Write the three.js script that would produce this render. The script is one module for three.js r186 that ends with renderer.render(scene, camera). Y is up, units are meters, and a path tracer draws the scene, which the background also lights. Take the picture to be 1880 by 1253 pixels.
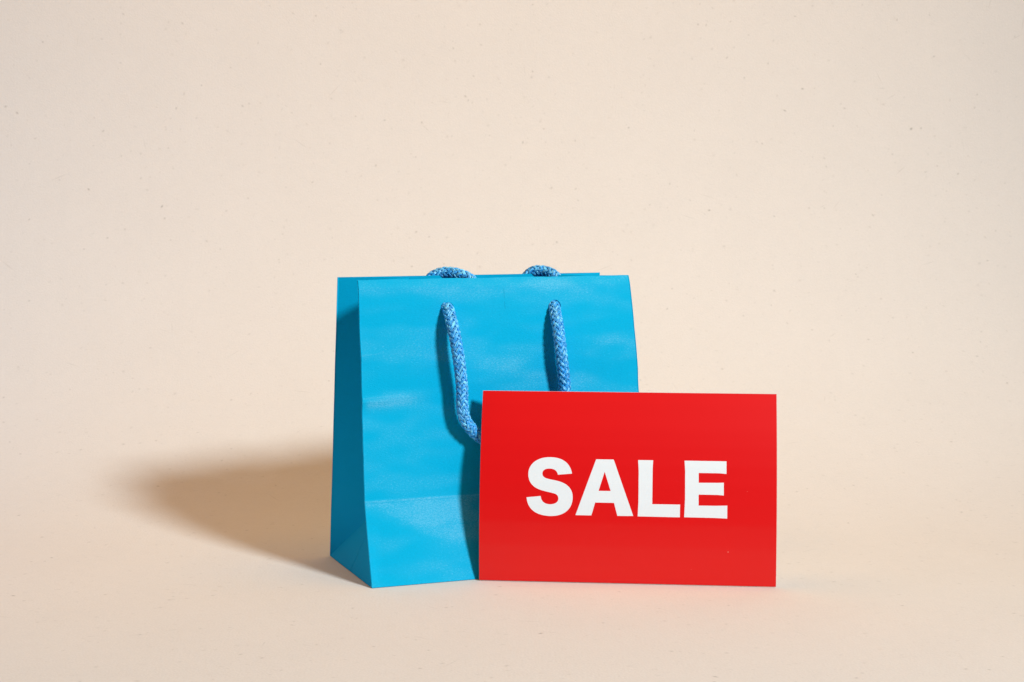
import * as THREE from 'three';
import { mergeGeometries, mergeVertices, toCreasedNormals } from 'three/addons/utils/BufferGeometryUtils.js';
import { RectAreaLightUniformsLib } from 'three/addons/lights/RectAreaLightUniformsLib.js';
import { ImprovedNoise } from 'three/addons/math/ImprovedNoise.js';

// ---------------------------------------------------------------- camera, light, exposure
const scene = new THREE.Scene();
const camera = new THREE.PerspectiveCamera(22.845, 1024 / 682, 0.05, 20);
camera.position.set(0, 0.1989, 0.8417);
camera.rotation.set(-0.08641, 0, 0);
scene.add(camera);
scene.background = new THREE.Color().setRGB(0.004, 0.014, 0.048);      // dim studio, with cool ambient added to turn the bag's shade bluer

const renderer = new THREE.WebGLRenderer({ antialias: true });
renderer.setSize(1024, 682);
renderer.toneMapping = THREE.LinearToneMapping;
renderer.toneMappingExposure = 1.03;
renderer.shadowMap.enabled = true;
renderer.shadowMap.type = THREE.PCFSoftShadowMap;

const KEY_AZ = THREE.MathUtils.degToRad(40.5), KEY_EL = THREE.MathUtils.degToRad(31.5), KEY_D = 2.6;
const key = new THREE.SpotLight(new THREE.Color().setRGB(0.755, 0.885, 0.935), 26, 0, 0.5, 1, 2);
const aim = new THREE.Vector3(0.02, 0.1, -0.12);
key.position.set(aim.x + KEY_D * Math.sin(KEY_AZ) * Math.cos(KEY_EL), aim.y + KEY_D * Math.sin(KEY_EL), aim.z + KEY_D * Math.cos(KEY_AZ) * Math.cos(KEY_EL));
aim.set(-0.34, 0.14, -0.1);
key.target.position.copy(aim);
key.castShadow = true;
key.shadow.mapSize.set(2048, 2048);
key.shadow.radius = 10.8;
key.shadow.bias = -0.0004;
key.shadow.camera.near = 0.3; key.shadow.camera.far = 4;
scene.add(key, key.target);
RectAreaLightUniformsLib.init();
const fill = new THREE.RectAreaLight(new THREE.Color().setRGB(1, 0.52, 0.05), 2.5, 0.95, 0.32);   // warm bounce from overhead
fill.position.set(-0.06, 0.66, -0.07); fill.rotation.set(-Math.PI / 2, 0, 0);
scene.add(fill);
const sideFill = new THREE.RectAreaLight(new THREE.Color().setRGB(0.08, 0.42, 1), 3.1, 0.25, 0.2);      // low cool fill added out of frame, lifts the bag's left side
sideFill.position.set(-0.62, 0.1, -0.02); sideFill.rotation.set(0, -Math.PI / 2, 0);
scene.add(sideFill);

// ---------------------------------------------------------------- helpers
let seed = 20240611;
const rnd = () => { seed = (seed * 1664525 + 1013904223) >>> 0; return seed / 4294967296; };
const perlin = new ImprovedNoise();
const nz = (x, y, z = 0) => perlin.noise(x, y, z);
const fbm = (x, y, z, o) => { let a = 0, k = 1, f = 1; for (let i = 0; i < o; i++) { a += k * nz(x * f, y * f, z + i * 7.3); k *= 0.5; f *= 2.03; } return a; };
const lerp = (a, b, t) => a + (b - a) * t;
const clamp = (x, a = 0, b = 1) => Math.min(b, Math.max(a, x));
const smooth = (a, b, x) => { const t = clamp((x - a) / (b - a)); return t * t * (3 - 2 * t); };
const toS = (c) => Math.round(255 * clamp(c <= 0.0031308 ? 12.92 * c : 1.055 * Math.pow(c, 1 / 2.4) - 0.055));

function dataTex(n, fn, srgb, m = n) {
  const d = new Uint8Array(n * m * 4);
  for (let j = 0; j < m; j++) for (let i = 0; i < n; i++) {
    const c = fn(i, j), o = (j * n + i) * 4;
    if (srgb) { d[o] = toS(c[0]); d[o + 1] = toS(c[1]); d[o + 2] = toS(c[2]); } else d[o] = d[o + 1] = d[o + 2] = Math.round(255 * clamp(c));
    d[o + 3] = 255;
  }
  const t = new THREE.DataTexture(d, n, m, THREE.RGBAFormat);
  t.colorSpace = srgb ? THREE.SRGBColorSpace : THREE.NoColorSpace;
  t.magFilter = THREE.LinearFilter; t.minFilter = THREE.LinearMipmapLinearFilter; t.generateMipmaps = true;
  t.wrapS = t.wrapT = THREE.RepeatWrapping; t.anisotropy = 8; t.needsUpdate = true;
  return t;
}
// an open sheet (indexed) becomes a sheet of real thickness, with a rim round every free edge
function solidify(g, th) {
  g = g.clone(); g.computeVertexNormals();
  const p = g.attributes.position, nr = g.attributes.normal, uv = g.attributes.uv, n = p.count, idx = [...g.index.array];
  const P = [], U = [];
  for (let i = 0; i < n; i++) { P.push(p.getX(i), p.getY(i), p.getZ(i)); U.push(uv.getX(i), uv.getY(i)); }
  for (let i = 0; i < n; i++) { P.push(p.getX(i) - nr.getX(i) * th, p.getY(i) - nr.getY(i) * th, p.getZ(i) - nr.getZ(i) * th); U.push(uv.getX(i), uv.getY(i)); }
  const edges = new Map(), I = [...idx];
  for (let k = 0; k < idx.length; k += 3) {
    const t = [idx[k], idx[k + 1], idx[k + 2]];
    I.push(t[0] + n, t[2] + n, t[1] + n);
    for (let e = 0; e < 3; e++) {
      const a = t[e], b = t[(e + 1) % 3], r = b + '_' + a;
      if (edges.has(r)) edges.delete(r); else edges.set(a + '_' + b, [a, b]);
    }
  }
  for (const [a, b] of edges.values()) I.push(a, a + n, b, b, a + n, b + n);
  const o = new THREE.BufferGeometry();
  o.setAttribute('position', new THREE.Float32BufferAttribute(P, 3));
  o.setAttribute('uv', new THREE.Float32BufferAttribute(U, 2));
  o.setIndex(I);
  return o;
}
function sheet(P, U, I) {
  const g = new THREE.BufferGeometry();
  g.setAttribute('position', new THREE.Float32BufferAttribute(P, 3));
  g.setAttribute('uv', new THREE.Float32BufferAttribute(U, 2));
  g.setIndex(I);
  return g;
}
function mesh(name, g, m, parent) {
  const o = new THREE.Mesh(g, m); o.name = name; o.castShadow = o.receiveShadow = true; parent.add(o); return o;
}
const MM = 0.001;

// ---------------------------------------------------------------- the setting: one sheet of speckled paper, swept up behind
const TEX_M = 0.9;                                         // metres covered by the paper texture
const paperMap = (() => {
  const N = 2048, base = [0.765, 0.683, 0.63];
  const dark = new Float32Array(N * N);
  const spot = (cx, cy, rx, ry, a, k) => {
    const R = Math.ceil(Math.max(rx, ry) * 2.2), c = Math.cos(a), s = Math.sin(a);
    for (let y = -R; y <= R; y++) for (let x = -R; x <= R; x++) {
      const u = (x * c + y * s) / rx, v = (-x * s + y * c) / ry, w = Math.exp(-(u * u + v * v) * 1.2) * k;
      const i = ((Math.round(cy) + y + N) % N) * N + ((Math.round(cx) + x + N) % N);
      dark[i] = Math.max(dark[i], w);
    }
  };
  for (let i = 0; i < 5200; i++) spot(rnd() * N, rnd() * N, 0.8 + rnd() * 1.1, 0.7 + rnd() * 0.8, rnd() * 3.14, 0.03 + 0.11 * rnd() * rnd());
  for (let i = 0; i < 1700; i++) spot(rnd() * N, rnd() * N, 1.5 + rnd() * 1.6, 1.2 + rnd() * 1.2, rnd() * 3.14, 0.05 + 0.12 * rnd() * rnd());
  for (let i = 0; i < 520; i++) spot(rnd() * N, rnd() * N, 1.5 + rnd() * 1.1, 1.2 + rnd() * 0.7, rnd() * 3.14, 0.11 + 0.16 * rnd());
  for (let i = 0; i < 46; i++) spot(rnd() * N, rnd() * N, 1.8 + rnd() * 1.2, 1.2 + rnd() * 0.6, rnd() * 3.14, 0.24 + 0.22 * rnd());
  for (let i = 0; i < 160; i++) spot(rnd() * N, rnd() * N, 5 + rnd() * 9, 0.7, rnd() * 3.14, 0.05 + 0.1 * rnd());   // pale brown fibres
  return dataTex(N, (i, j) => {
    const fine = (rnd() - 0.5) * 0.03 + nz(i * 0.23, j * 0.23, 3) * 0.022 + nz(i * 0.06, j * 0.05, 9) * 0.012 + nz(i * 0.011, j * 0.008, 2) * 0.012;
    const k = (1 + fine) * (1 - dark[j * N + i]);
    return [base[0] * k, base[1] * k * (1 - 0.06 * dark[j * N + i]), base[2] * k * (1 - 0.14 * dark[j * N + i])];
  }, true);
})();
const paperBump = dataTex(512, (i, j) => 0.5 + 0.5 * nz(i * 0.25, j * 0.25, 5) + (rnd() - 0.5) * 0.35, false);
{
  const Z0 = -0.055, SWEEP = 0.66, zFront = 0.36, top = 0.95, W = 0.8;
  const prof = [];                                          // [z, y, arc length]
  for (let z = zFront; z > Z0 + 1e-6; z -= 0.05) prof.push([z, 0]);
  let pz = Z0, py = 0; prof.push([pz, py]);
  for (let k = 0; k < 60; k++) { const u = (k + 0.5) / 60, a = Math.PI / 2 * u * u * (3 - 2 * u); pz -= Math.cos(a) * SWEEP / 60; py += Math.sin(a) * SWEEP / 60; prof.push([pz, py]); }
  for (let y = py + 0.05; y <= top; y += 0.05) prof.push([pz, y]);
  let s = 0; prof.forEach((q, i) => { if (i) s += Math.hypot(q[0] - prof[i - 1][0], q[1] - prof[i - 1][1]); q[2] = s; });
  const P = [], U = [], I = [], nx = 20;
  prof.forEach(([z, y, l], r) => { for (let c = 0; c <= nx; c++) { const x = lerp(-W, W, c / nx); P.push(x, y, z); U.push(x / TEX_M + 0.37, l / TEX_M); } });
  for (let r = 0; r < prof.length - 1; r++) for (let c = 0; c < nx; c++) { const a = r * (nx + 1) + c, b = a + 1, d = a + nx + 1, e = d + 1; I.push(a, b, d, b, e, d); }
  const bump = paperBump.clone(); bump.repeat.set(6, 6); bump.needsUpdate = true;
  const m = new THREE.MeshStandardMaterial({ map: paperMap, roughness: 0.93, bumpMap: bump, bumpScale: 0.00006 });
  const g = toCreasedNormals(solidify(sheet(P, U, I), 0.0006), 0.6);
  const o = mesh('backdrop', g, m, scene);
  o.userData = { kind: 'structure', label: 'cream speckled paper backdrop sweeping up behind the blue bag', category: 'backdrop' };
}

// ---------------------------------------------------------------- the blue paper carrier bag (all in millimetres, then scaled)
const HALF = 77.5, DEPTH = 82.8, ZF = 41.4, H = 154.5, HB = 154.2, YAW = 0.36602;
const shift = (y) => 3.4 * y / H;
const prof1 = (y) => {                                      // how far the front has gone back at height y
  const k = [[0, 0], [41, 16], [70, 20.2], [92, 23.4], [120, 27.6], [154.5, 34]];
  for (let i = 1; i < k.length; i++) if (y <= k[i][0] || i === k.length - 1) return lerp(k[i - 1][1], k[i][1], (y - k[i - 1][0]) / (k[i][0] - k[i - 1][0]));
};
function qFront(s, y) {                                     // s: 0 left edge ... 155 right edge
  let q = prof1(y);
  q -= 5.5 * smooth(20, 155, s) * Math.sin(Math.PI * clamp((y - 20) / 134));            // right half bellies out
  const env = smooth(0, 8, y) * smooth(34, 45, y) ;
  q -= 0.55 * fbm(s * 0.016 + 3.1, y * 0.034, 4.2, 3) * env;                            // handling waves in the paper
  q += 0.05 * Math.max(0, 37 - s * 0.55 - y) * smooth(0, 6, y) * (y < 41 ? 1 : 0) * smooth(0, 5, s);      // faint diagonal fold at the lower left corner
  q -= 0.28 * fbm(s * 0.03, y * 0.05, 8.2, 2) * smooth(2, 12, y) * (1 - smooth(36, 41, y));
  q -= 0.85 * Math.exp(-Math.pow((y - 92 - s * 0.07) / 2.2, 2)) * Math.exp(-Math.pow(s / 32, 2));     // soft dent at the left edge
  q += 0.6 * Math.exp(-Math.pow((y - 85 - s * 0.05) / 4, 2)) * Math.exp(-Math.pow(s / 40, 2));
  q -= 0.5 * Math.exp(-Math.pow((y - 115 - s * 0.1) / 2.4, 2)) * Math.exp(-Math.pow(s / 15, 2));
  q -= 0.3 * Math.exp(-Math.pow((y - 64 + s * 0.05) / 1.6, 2)) * Math.exp(-Math.pow(s / 10, 2));
  q -= 0.45 * Math.exp(-Math.pow((y - 104 - (s - 155) * 0.05) / 4, 2)) * Math.exp(-Math.pow((s - 155) / 26, 2));
  for (const hx of [48.7, 109.3]) q -= 0.35 * Math.exp(-(Math.pow((s - hx) / 4.2, 2) + Math.pow((y - 138) / 4.2, 2)));      // paper pulled out by the cord
  q -= 0.4 * Math.exp(-Math.pow((y - 41) / 0.9, 2)) * (0.75 + 0.25 * Math.sin(s * 0.2));        // the crease stands proud
  q += 0.012 * Math.pow(Math.max(0, y - 148.5), 2) * 2.2;                                // turned-over top edge
  return q;
}
const qBack = (y) => DEPTH - 8.3 * y / HB;
const rag = (s, y) => y + (0.28 * nz(s * 0.045, 7.7) + 0.1 * nz(s * 0.21, 3.2)) * smooth(143, 154, y);      // a hand-cut top edge
const front = (s, y) => [s - HALF + shift(y) + 0.3 * nz(y * 0.05, s * 0.02, 6.1) * (s < 20 || s > 135 ? 1 : 0) * (Math.abs(s - 77.5) - 57.5) / 20, rag(s, y), ZF - qFront(s, y)];
const back = (s, y) => [s - HALF + shift(y), y, ZF - qBack(y) - 0.4 * fbm(s * 0.02, y * 0.03, 1.7, 2) * smooth(0, 20, y)];

// the sheets
function holedPanel(fn, holes, h, hs) {                     // grid with square blocks cut out and refilled by a ring round each hole
  const B = 6, K = 8, ring = 6, xs = new Set(), ys = new Set();
  const add = (set, a, b, n) => { for (let i = 0; i <= n; i++) set.add(+(lerp(a, b, i / n)).toFixed(4)); };
  const hx = holes.map((o) => o[0]).sort((a, b) => a - b), hy = holes[0][1];
  let prev = 0;
  for (const x of hx) { add(xs, prev, x - B, Math.ceil((x - B - prev) / 2)); add(xs, x - B, x + B, K); prev = x + B; }
  add(xs, prev, 155, Math.ceil((155 - prev) / 2));
  add(ys, 0, hs - 3, 22); add(ys, hs - 3, hs + 3, 16); add(ys, hs + 3, hy - B, 52); add(ys, hy - B, hy + B, K); add(ys, hy + B, h, 14);
  const X = [...xs].sort((a, b) => a - b), Y = [...ys].sort((a, b) => a - b), P = [], U = [], I = [];
  const put = (s, y) => { P.push(...fn(s, y)); U.push(s / 160, y / 160); return P.length / 3 - 1; };
  const inBlock = (s, y) => holes.some(([x, yy]) => Math.abs(s - x) < B && Math.abs(y - yy) < B);
  const id = Y.map((y) => X.map((x) => put(x, y)));
  for (let j = 0; j < Y.length - 1; j++) for (let i = 0; i < X.length - 1; i++) {
    if (inBlock((X[i] + X[i + 1]) / 2, (Y[j] + Y[j + 1]) / 2)) continue;
    I.push(id[j][i], id[j][i + 1], id[j + 1][i], id[j][i + 1], id[j + 1][i + 1], id[j + 1][i]);
  }
  for (const [x, y, r] of holes) {
    const sq = [];
    for (let k = 0; k < K; k++) sq.push([-B + 2 * B * k / K, -B]);
    for (let k = 0; k < K; k++) sq.push([B, -B + 2 * B * k / K]);
    for (let k = 0; k < K; k++) sq.push([B - 2 * B * k / K, B]);
    for (let k = 0; k < K; k++) sq.push([-B, B - 2 * B * k / K]);
    const rows = [];
    for (let t = 0; t <= ring; t++) rows.push(sq.map(([a, b]) => { const l = Math.hypot(a, b), w = t / ring; return put(x + lerp(a, a / l * r, w), y + lerp(b, b / l * r, w)); }));
    const n = sq.length;
    for (let t = 0; t < ring; t++) for (let k = 0; k < n; k++) { const a = rows[t][k], b = rows[t][(k + 1) % n], c = rows[t + 1][k], d = rows[t + 1][(k + 1) % n]; I.push(a, b, c, b, d, c); }
  }
  return mergeVertices(sheet(P, U, I), 1e-3);
}
function sidePanel(sgn) {                                   // gusset: upright folded inwards, triangle fold at the foot
  const s = sgn < 0 ? 0 : 155, yA = 31.5, A = [16, 45], Ct = [34, 54];
  const F = (y) => front(s, y), Bk = (y) => { const b = back(s, y); return [b[0], b[1], b[2]]; };
  const pt = (inw, y, q) => [sgn * (HALF - inw) + shift(y), y, ZF - q];
  const ys = []; for (let k = 0; k <= 14; k++) ys.push(yA * k / 14); for (let k = 1; k <= 46; k++) ys.push(lerp(yA, HB, k / 46));
  const P = [], U = [], I = [], sub = 6;
  const rows = ys.map((y) => {
    const t = Math.min(1, y / yA), u = clamp((y - yA) / (HB - yA));
    const C = pt(lerp(A[0], Ct[0], Math.pow(u, 0.85)), y, lerp(A[1], Ct[1], u));
    const mid = (x0, z0) => (u > 0 || t === 1) ? C : [lerp(x0, pt(A[0], yA, A[1])[0], t), y, lerp(z0, ZF - A[1], t)];
    const f0 = front(s, 0), b0 = back(s, 0), m = mid((f0[0] + b0[0]) / 2, (f0[2] + b0[2]) / 2), lip = 0.32 * (u > 0 ? 0 : 1 - t * 0.9);   // glued seam down the middle of the foot
    const cols = [F(y), mid(f0[0], f0[2]), [m[0], y, m[2] + lip], [m[0] - sgn * lip * 1.6, y, m[2]], [m[0], y, m[2] - lip], mid(b0[0], b0[2]), Bk(y)];
    const out = [];
    for (let c = 0; c < 6; c++) for (let n = c === 2 || c === 3 ? 1 : sub, k = c ? 1 : 0; k <= n; k++) {
      const w = k / n, a = cols[c], b = cols[c + 1];
      const q = [lerp(a[0], b[0], w), lerp(a[1], b[1], w), lerp(a[2], b[2], w)];
      const free = Math.sin(Math.PI * w) * u;                       // slight bow in the upper flaps
      if (y > yA) q[0] += -sgn * 0.5 * free;
      P.push(...q); U.push((ZF - q[2]) / 160 + 0.3, q[1] / 160); out.push(P.length / 3 - 1);
    }
    return out;
  });
  const tri = (a, b, c) => {
    const v = (i) => new THREE.Vector3(P[3 * i], P[3 * i + 1], P[3 * i + 2]);
    const area = v(b).sub(v(a)).cross(v(c).sub(v(a))).length();
    if (area > 1e-4) sgn < 0 ? I.push(a, c, b) : I.push(a, b, c);
  };
  for (let j = 0; j < rows.length - 1; j++) for (let i = 0; i < rows[j].length - 1; i++) {
    tri(rows[j][i], rows[j][i + 1], rows[j + 1][i]); tri(rows[j][i + 1], rows[j + 1][i + 1], rows[j + 1][i]);
  }
  return mergeVertices(sheet(P, U, I), 1e-3);
}
const HOLE_L = 48.7, HOLE_R = 109.3, HOLE_Y = 139;
const finish = (g, th) => toCreasedNormals(solidify(g, th).scale(MM, MM, MM), 0.16);

// blue uncoated paper: fibres, pale patches of rubbing and painted sheen, a short scratch above the middle of the front
const WEAR_SHEEN = (s, y) => {
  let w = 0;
  const lean = fbm(s * 0.016 + 3.1, (y - 2) * 0.034, 4.2, 3) - fbm(s * 0.016 + 3.1, (y + 2) * 0.034, 4.2, 3);      // rubbing plus painted sheen, paler where the waves face up
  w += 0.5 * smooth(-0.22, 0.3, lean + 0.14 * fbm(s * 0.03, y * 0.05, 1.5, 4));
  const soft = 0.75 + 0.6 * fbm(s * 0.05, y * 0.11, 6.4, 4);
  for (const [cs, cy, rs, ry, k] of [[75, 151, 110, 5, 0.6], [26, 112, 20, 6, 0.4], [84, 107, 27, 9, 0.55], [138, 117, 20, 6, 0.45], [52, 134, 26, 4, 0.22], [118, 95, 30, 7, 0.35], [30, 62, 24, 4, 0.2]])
    w += k * soft * Math.exp(-Math.pow((s - cs) / rs, 2) - Math.pow((y - cy) / ry, 2));  // soft pale patches, sheen painted in with the rubbing
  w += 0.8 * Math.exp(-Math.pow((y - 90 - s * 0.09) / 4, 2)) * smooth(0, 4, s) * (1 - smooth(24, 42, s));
  w += 1.0 * smooth(-4, 3, y - 38 + s * 0.45) * smooth(14, 30, y) * (1 - smooth(39.5, 41.5, y)) * (0.7 + 0.5 * fbm(s * 0.06, y * 0.12, 3.3, 3)) + 0.5 * Math.exp(-Math.pow((y - 20) / 12, 2)) * smooth(20, 50, s);  // sheen painted on the lower panel, paler below the fold
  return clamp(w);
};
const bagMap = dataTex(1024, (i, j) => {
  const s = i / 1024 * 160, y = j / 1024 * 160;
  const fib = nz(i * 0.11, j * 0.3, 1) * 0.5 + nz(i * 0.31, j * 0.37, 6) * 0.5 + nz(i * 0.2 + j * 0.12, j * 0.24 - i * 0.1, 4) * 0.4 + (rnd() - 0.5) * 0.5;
  const w = WEAR_SHEEN(s, y), k = 1 + 0.075 * fib;
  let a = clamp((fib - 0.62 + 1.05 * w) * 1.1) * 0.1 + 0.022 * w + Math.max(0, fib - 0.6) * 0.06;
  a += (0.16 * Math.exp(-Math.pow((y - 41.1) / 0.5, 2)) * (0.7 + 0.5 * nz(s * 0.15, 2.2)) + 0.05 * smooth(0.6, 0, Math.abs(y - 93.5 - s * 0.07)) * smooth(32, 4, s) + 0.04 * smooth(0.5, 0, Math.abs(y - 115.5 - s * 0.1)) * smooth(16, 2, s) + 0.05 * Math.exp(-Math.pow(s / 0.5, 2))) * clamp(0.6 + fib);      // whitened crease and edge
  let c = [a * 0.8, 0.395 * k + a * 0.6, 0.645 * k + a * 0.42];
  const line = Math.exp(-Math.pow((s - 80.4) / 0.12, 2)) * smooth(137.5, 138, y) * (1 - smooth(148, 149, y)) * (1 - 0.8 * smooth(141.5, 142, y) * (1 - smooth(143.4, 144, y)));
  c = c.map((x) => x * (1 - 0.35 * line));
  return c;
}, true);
const plainMap = dataTex(512, (i, j) => {
  const fib = nz(i * 0.22, j * 0.5, 1) * 0.5 + nz(i * 0.5, j * 0.5, 6) * 0.5 + (rnd() - 0.5) * 0.5, k = 1 + 0.05 * fib, a = Math.max(0, fib - 0.6) * 0.03;
  return [a, 0.395 * k + a, 0.645 * k + a];
}, true);
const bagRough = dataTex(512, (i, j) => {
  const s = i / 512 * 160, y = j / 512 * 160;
  return 0.66 - 0.16 * WEAR_SHEEN(s, y) + 0.1 * nz(i * 0.3, j * 0.5, 2) + (rnd() - 0.5) * 0.12;
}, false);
const bagBump = dataTex(1024, (i, j) => 0.5 + 0.3 * nz(i * 0.14, j * 0.33, 1) + 0.3 * nz(i * 0.34, j * 0.4, 6) + (rnd() - 0.5) * 0.25, false);
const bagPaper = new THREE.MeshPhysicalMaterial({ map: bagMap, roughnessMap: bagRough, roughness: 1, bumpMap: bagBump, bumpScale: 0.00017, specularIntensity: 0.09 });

const plainPaper = new THREE.MeshPhysicalMaterial({ map: plainMap, roughness: 0.7, bumpMap: bagBump, bumpScale: 0.0001, specularIntensity: 0.09 });

const bag = new THREE.Group(); bag.name = 'gift_bag';
bag.position.set(-0.01345, 0.0003, -0.06639); bag.rotation.y = YAW;
bag.userData = { label: 'blue paper gift bag with blue rope handles standing behind the red card', category: 'gift bag' };
scene.add(bag);
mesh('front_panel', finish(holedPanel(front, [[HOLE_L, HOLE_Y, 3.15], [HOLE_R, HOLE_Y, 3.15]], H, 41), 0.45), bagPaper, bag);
{
  const g = holedPanel((s, y) => back(155 - s, y), [[155 - 58, 140, 3.2], [155 - 114, 140, 3.2]].sort((a, b) => a[0] - b[0]), HB, 41);
  mesh('back_panel', finish(g, 0.45), plainPaper, bag);
}
for (const sgn of [-1, 1]) mesh('side_panel', finish(sidePanel(sgn), 0.4), plainPaper, bag);
{
  const P = [], U = [], I = [], n = 10;
  for (let j = 0; j <= n; j++) for (let i = 0; i <= n; i++) { P.push(lerp(-HALF + 0.5, HALF - 0.5, i / n), 0.6, lerp(ZF - 0.5, -ZF + 0.5, j / n)); U.push(i / n, j / n); }
  for (let j = 0; j < n; j++) for (let i = 0; i < n; i++) { const a = j * (n + 1) + i, b = a + 1, c = a + n + 1, d = c + 1; I.push(a, b, c, b, d, c); }
  mesh('base_panel', finish(sheet(P, U, I), 0.5), plainPaper, bag);
}

// braided rope: eight yarn bundles each way, two over two under, round a core
function rope(points, R = 2.8, lead = 26) {
  const curve = new THREE.CatmullRomCurve3(points.map((p) => new THREE.Vector3(...p)), false, 'centripetal');
  const len = curve.getLength(), n = Math.round(len / 0.34);
  curve.arcLengthDivisions = 800; curve.updateArcLengths();
  const fr = curve.computeFrenetFrames(n, false), C = []; for (let i = 0; i <= n; i++) C.push(curve.getPointAt(i / n));
  const N = 8, parts = [], tmp = new THREE.Vector3();
  const at = (i, phi, r) => tmp.copy(C[i]).addScaledVector(fr.normals[i], Math.cos(phi) * r).addScaledVector(fr.binormals[i], Math.sin(phi) * r).clone();
  const tube = (path, rad, sides, shade) => {
    const P = [], I = [], V = [], U = [], T = new THREE.Vector3(), A = new THREE.Vector3(), B = new THREE.Vector3();
    path.forEach((p, i) => {
      T.copy(path[Math.min(i + 1, path.length - 1)]).sub(path[Math.max(i - 1, 0)]).normalize();
      A.copy(p).sub(C[i]); A.addScaledVector(T, -A.dot(T)).normalize(); if (A.lengthSq() < 0.5) A.copy(fr.normals[i]);
      B.crossVectors(T, A);
      for (let k = 0; k < sides; k++) {
        const a = k / sides * Math.PI * 2, ra = rad;
        P.push(p.x + (A.x * Math.cos(a) + B.x * Math.sin(a)) * ra, p.y + (A.y * Math.cos(a) + B.y * Math.sin(a)) * ra, p.z + (A.z * Math.cos(a) + B.z * Math.sin(a)) * ra);
        U.push(k / sides, i * 0.05); const f = shade(i); V.push(f[0], f[1], f[2]);
      }
    });
    for (let i = 0; i < path.length - 1; i++) for (let k = 0; k < sides; k++) {
      const a = i * sides + k, b = i * sides + (k + 1) % sides, c = a + sides, d = b + sides; I.push(a, b, c, b, d, c);
    }
    const g = sheet(P, U, I); g.setAttribute('color', new THREE.Float32BufferAttribute(V, 3)); return g;
  };
  parts.push(tube(C.map((c, i) => at(i, 0, 0.01)), R - 0.75, 10, () => [0.015, 0.13, 0.45]));
  for (const dir of [1, -1]) for (let k = 0; k < N; k++) for (let y = 0; y < 3; y++) {
    const off = (y - 1) * 0.2, tone = 0.82 + rnd() * 0.36, pale = rnd() * 40;
    const path = C.map((c, i) => {
      const ws = 2 * Math.PI * (i / n * len) / lead, x = N * ws / Math.PI;
      const phase = dir > 0 ? Math.PI / 2 * (x + 2 * k) - Math.PI / 4 : Math.PI / 2 * (2 * k - x) - Math.PI / 4;
      const wob = dir * clamp(1.5 * Math.cos(phase), -1, 1) * 0.42;
      return at(i, dir * ws + 2 * Math.PI * k / N + off, R - 0.32 + wob + (y === 1 ? 0.1 : 0) + 0.1 * nz(i * 0.09, k * 3.1, y * 2.3 + dir));
    });
    parts.push(tube(path, 0.39, 5, (i) => { const t = tone * (0.85 + 0.3 * nz(i * 0.06, k + y * 3.3, dir)), f = 0.44 * smooth(0.02, 0.4, nz(i * 0.17, pale, k * 2.7 + y)); return [0.035 * t + f * 0.42, 0.40 * t + f * 0.85, 0.9 * t + f * 0.6]; }));
  }
  const g = mergeGeometries(parts); g.computeVertexNormals(); return g.scale(MM, MM, MM);
}
const ropeMat = new THREE.MeshPhysicalMaterial({ vertexColors: true, roughness: 0.32, ior: 1.6, specularIntensity: 1, sheen: 0.1, sheenColor: new THREE.Color().setRGB(0.4, 0.6, 0.9), sheenRoughness: 0.4 });
mesh('handle', rope([
  [-29.5, 137.6, 2.5], [-27.4, 138.9, 7.5], [-26.5, 138.8, 11.8], [-26.9, 135.4, 17.1], [-27.0, 129, 22.5], [-26.2, 119.3, 26.1], [-25.1, 108.1, 27.8], [-24.4, 98.1, 28.5], [-24.4, 89.6, 28.8], [-23.1, 82.4, 28.7], [-19.1, 76.5, 28.6],
  [-13.6, 71.6, 28.5], [-4, 66.5, 28.8], [8, 64.5, 29], [20, 66.5, 29], [29, 73, 29], [33, 79, 28.8], [33.7, 86, 28.4],
  [33.7, 95.7, 28.3], [33, 105.9, 27.6], [32.2, 116, 26.4], [32.1, 127.4, 22.8], [32.9, 134.4, 17.2], [34.2, 138.4, 11.9], [34.8, 138.9, 7.5], [35.2, 137.6, 2.5],
]), ropeMat, bag);
mesh('handle', rope([
  [-22, 139, -30], [-21.8, 139.6, -34], [-21.5, 142, -37.6], [-21, 147, -38.4], [-19, 152.6, -37.8], [-13.5, 155.4, -34.8], [-7.5, 155.1, -29], [-2, 152.4, -22.5], [1.5, 147, -18.5], [4, 138, -17], [8, 122, -16], [16, 108, -15],
  [26, 107, -15], [38, 114, -15.5], [46, 128, -16], [49.5, 140, -17], [50, 148, -18.5], [49, 152.9, -23], [45.6, 155.4, -30], [40.8, 155.2, -35], [37.6, 151.6, -38], [36.4, 146, -38.4], [36.5, 142, -37.6], [37, 139.6, -34], [37.5, 139, -30],
]), ropeMat, bag);

// ---------------------------------------------------------------- the red card
const CW = 152, CH = 98.3, BOW = 6, LEAN = 0.18493, CYAW = 0.1015;
const cardPt = (u, t) => {                                   // local: x along the card, y up, z towards the viewer
  const b = BOW * 4 * t * (1 - t), a = CH * t;
  return [u, a * Math.cos(LEAN) + b * Math.sin(LEAN), -a * Math.sin(LEAN) + b * Math.cos(LEAN)];
};
function cardSheet(off, uvOn, inset) {
  const P = [], U = [], I = [], nx = 16, ny = 40;
  for (let j = 0; j <= ny; j++) for (let i = 0; i <= nx; i++) {
    const t = j / ny, u = lerp(inset, CW - inset, i / nx), p = cardPt(u, lerp(inset, CH - inset, t) / CH);
    P.push(p[0], p[1], p[2] + off); U.push(u / CW, lerp(inset, CH - inset, t) / CH);
  }
  for (let j = 0; j < ny; j++) for (let i = 0; i < nx; i++) { const a = j * (nx + 1) + i, b = a + 1, c = a + nx + 1, d = c + 1; I.push(a, b, c, b, d, c); }
  return sheet(P, U, I);
}
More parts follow.
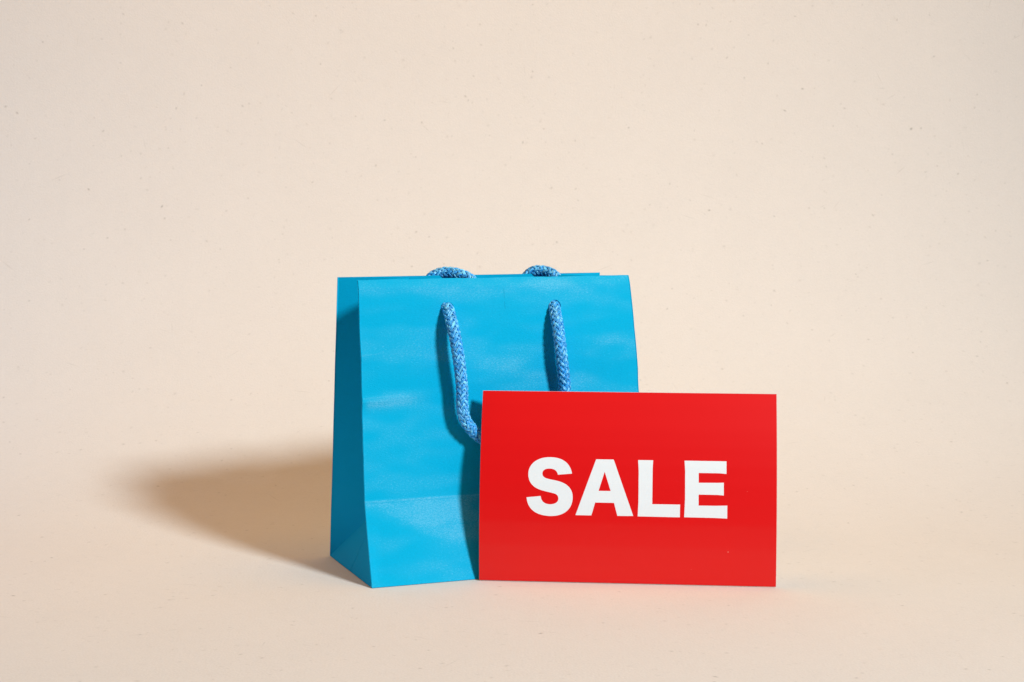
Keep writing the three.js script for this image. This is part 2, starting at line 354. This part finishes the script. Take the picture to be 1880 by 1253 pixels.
const print = (() => {                                       // flat print: white lettering on red
  const w = 2048, h = 1324, c = document.createElement('canvas'); c.width = w; c.height = h;
  const g = c.getContext('2d'), X = (x) => x / CW * w, Y = (y) => (1 - y / CH) * h;
  g.fillStyle = 'rgb(232,2,1)'; g.fillRect(0, 0, w, h);
  g.fillStyle = 'rgb(245,244,243)';
  const M = (x, y) => g.moveTo(X(x), Y(y)), L = (x, y) => g.lineTo(X(x), Y(y)), B = (a, b, d, e, f, k) => g.bezierCurveTo(X(a), Y(b), X(d), Y(e), X(f), Y(k));
  g.beginPath();
  M(47.7, 55.6); B(46.7, 61.1, 42.6, 63.9, 36.4, 63.9); B(29.4, 63.9, 25.1, 60.2, 25.1, 55.1); B(25.1, 50.5, 28.1, 48.1, 31.5, 47); B(34.2, 46.2, 35.3, 46.1, 38.4, 45.35);
  B(40, 44.9, 40.8, 44.2, 40.8, 42.65); B(40.8, 40.8, 39, 39.75, 36.7, 39.75); B(33.8, 39.75, 32, 41, 31.7, 43.9); L(24.4, 43.1); B(24.9, 36.9, 29.6, 33.65, 37.2, 33.7);
  B(44.2, 33.8, 48.3, 37.7, 48.2, 43.65); B(48.15, 48, 45.1, 50.4, 41.3, 51.5); B(38.7, 52.2, 36.7, 52.4, 34.8, 52.9); B(33.1, 53.4, 32.4, 54.2, 32.4, 55.5); B(32.4, 57.1, 33.9, 58, 36, 58); B(38.3, 58, 39.95, 57.1, 40.4, 54.9);
  g.closePath();
  M(59.95, 63.18); L(69, 63.18); L(79.35, 34.5); L(71.2, 34.4); L(69.4, 41); L(59.75, 41); L(57.9, 34.4); L(49.7, 34.4); g.closePath(); M(64.45, 56.8); L(61.45, 47.05); L(67.6, 47.05); g.closePath();
  M(81.45, 63.15); L(89.2, 63.15); L(88.98, 59); L(88.95, 40.75); L(103.1, 40.8); L(103.05, 34.28); L(81.55, 34.36); L(81.88, 41.7); L(81.84, 57.5); g.closePath();
  M(105.15, 63.2); L(126.5, 63.2); L(126.5, 56.72); L(123.1, 57); L(112.45, 57); L(112.47, 52.05); L(121.7, 52.15); L(125.2, 52.3); L(125.2, 45.75); L(122, 46); L(112.48, 46); L(112.5, 40.45); L(122, 40.52); L(127.05, 40.7); L(127, 34.08); L(120.7, 34.3); L(105.2, 34.36); L(105.57, 43.5); L(105.53, 57.9); g.closePath();
  g.fill('evenodd');
  for (let i = 0; i < 26; i++) { g.fillStyle = `rgba(255,${150 + Math.floor(rnd() * 90)},${140 + Math.floor(rnd() * 80)},${(0.15 + rnd() * 0.35).toFixed(2)})`; g.beginPath(); g.arc(rnd() * w, rnd() * h, 0.8 + rnd() * 1.2, 0, 7); g.fill(); }
  for (const [x, y, r] of [[127.6, 17.2, 3.2], [137, 48, 1.8], [109, 8, 1.6]]) { g.fillStyle = 'rgba(255,205,185,0.85)'; g.beginPath(); g.arc(X(x), Y(y), r, 0, 7); g.fill(); }
  const t = new THREE.CanvasTexture(c); t.colorSpace = THREE.SRGBColorSpace; t.anisotropy = 8; return t;
})();
const card = new THREE.Group(); card.name = 'sale_card';
card.position.set(-0.017, 0.0003, -0.0176); card.rotation.y = -CYAW;
card.userData = { label: 'red card with white SALE lettering propped in front of the blue bag', category: 'card' };
scene.add(card);
const stock = new THREE.MeshStandardMaterial({ color: new THREE.Color().setRGB(0.66, 0.6, 0.58), roughness: 0.8 });
const cardBump = dataTex(512, (i, j) => 0.5 + 0.35 * nz(i * 0.2, j * 0.2, 1) + (rnd() - 0.5) * 0.3, false); cardBump.repeat.set(3, 2);
const ink = new THREE.MeshPhysicalMaterial({ map: print, roughness: 0.42, bumpMap: cardBump, bumpScale: 0.00003, specularIntensity: 0.7, clearcoat: 0.3, clearcoatRoughness: 0.22 });
mesh('card_stock', toCreasedNormals(solidify(cardSheet(-0.12, false, 0), 0.4).scale(MM, MM, MM), 0.4), stock, card);
mesh('printed_face', toCreasedNormals(solidify(cardSheet(0, true, 0.08), 0.1).scale(MM, MM, MM), 0.4), ink, card);

renderer.render(scene, camera);
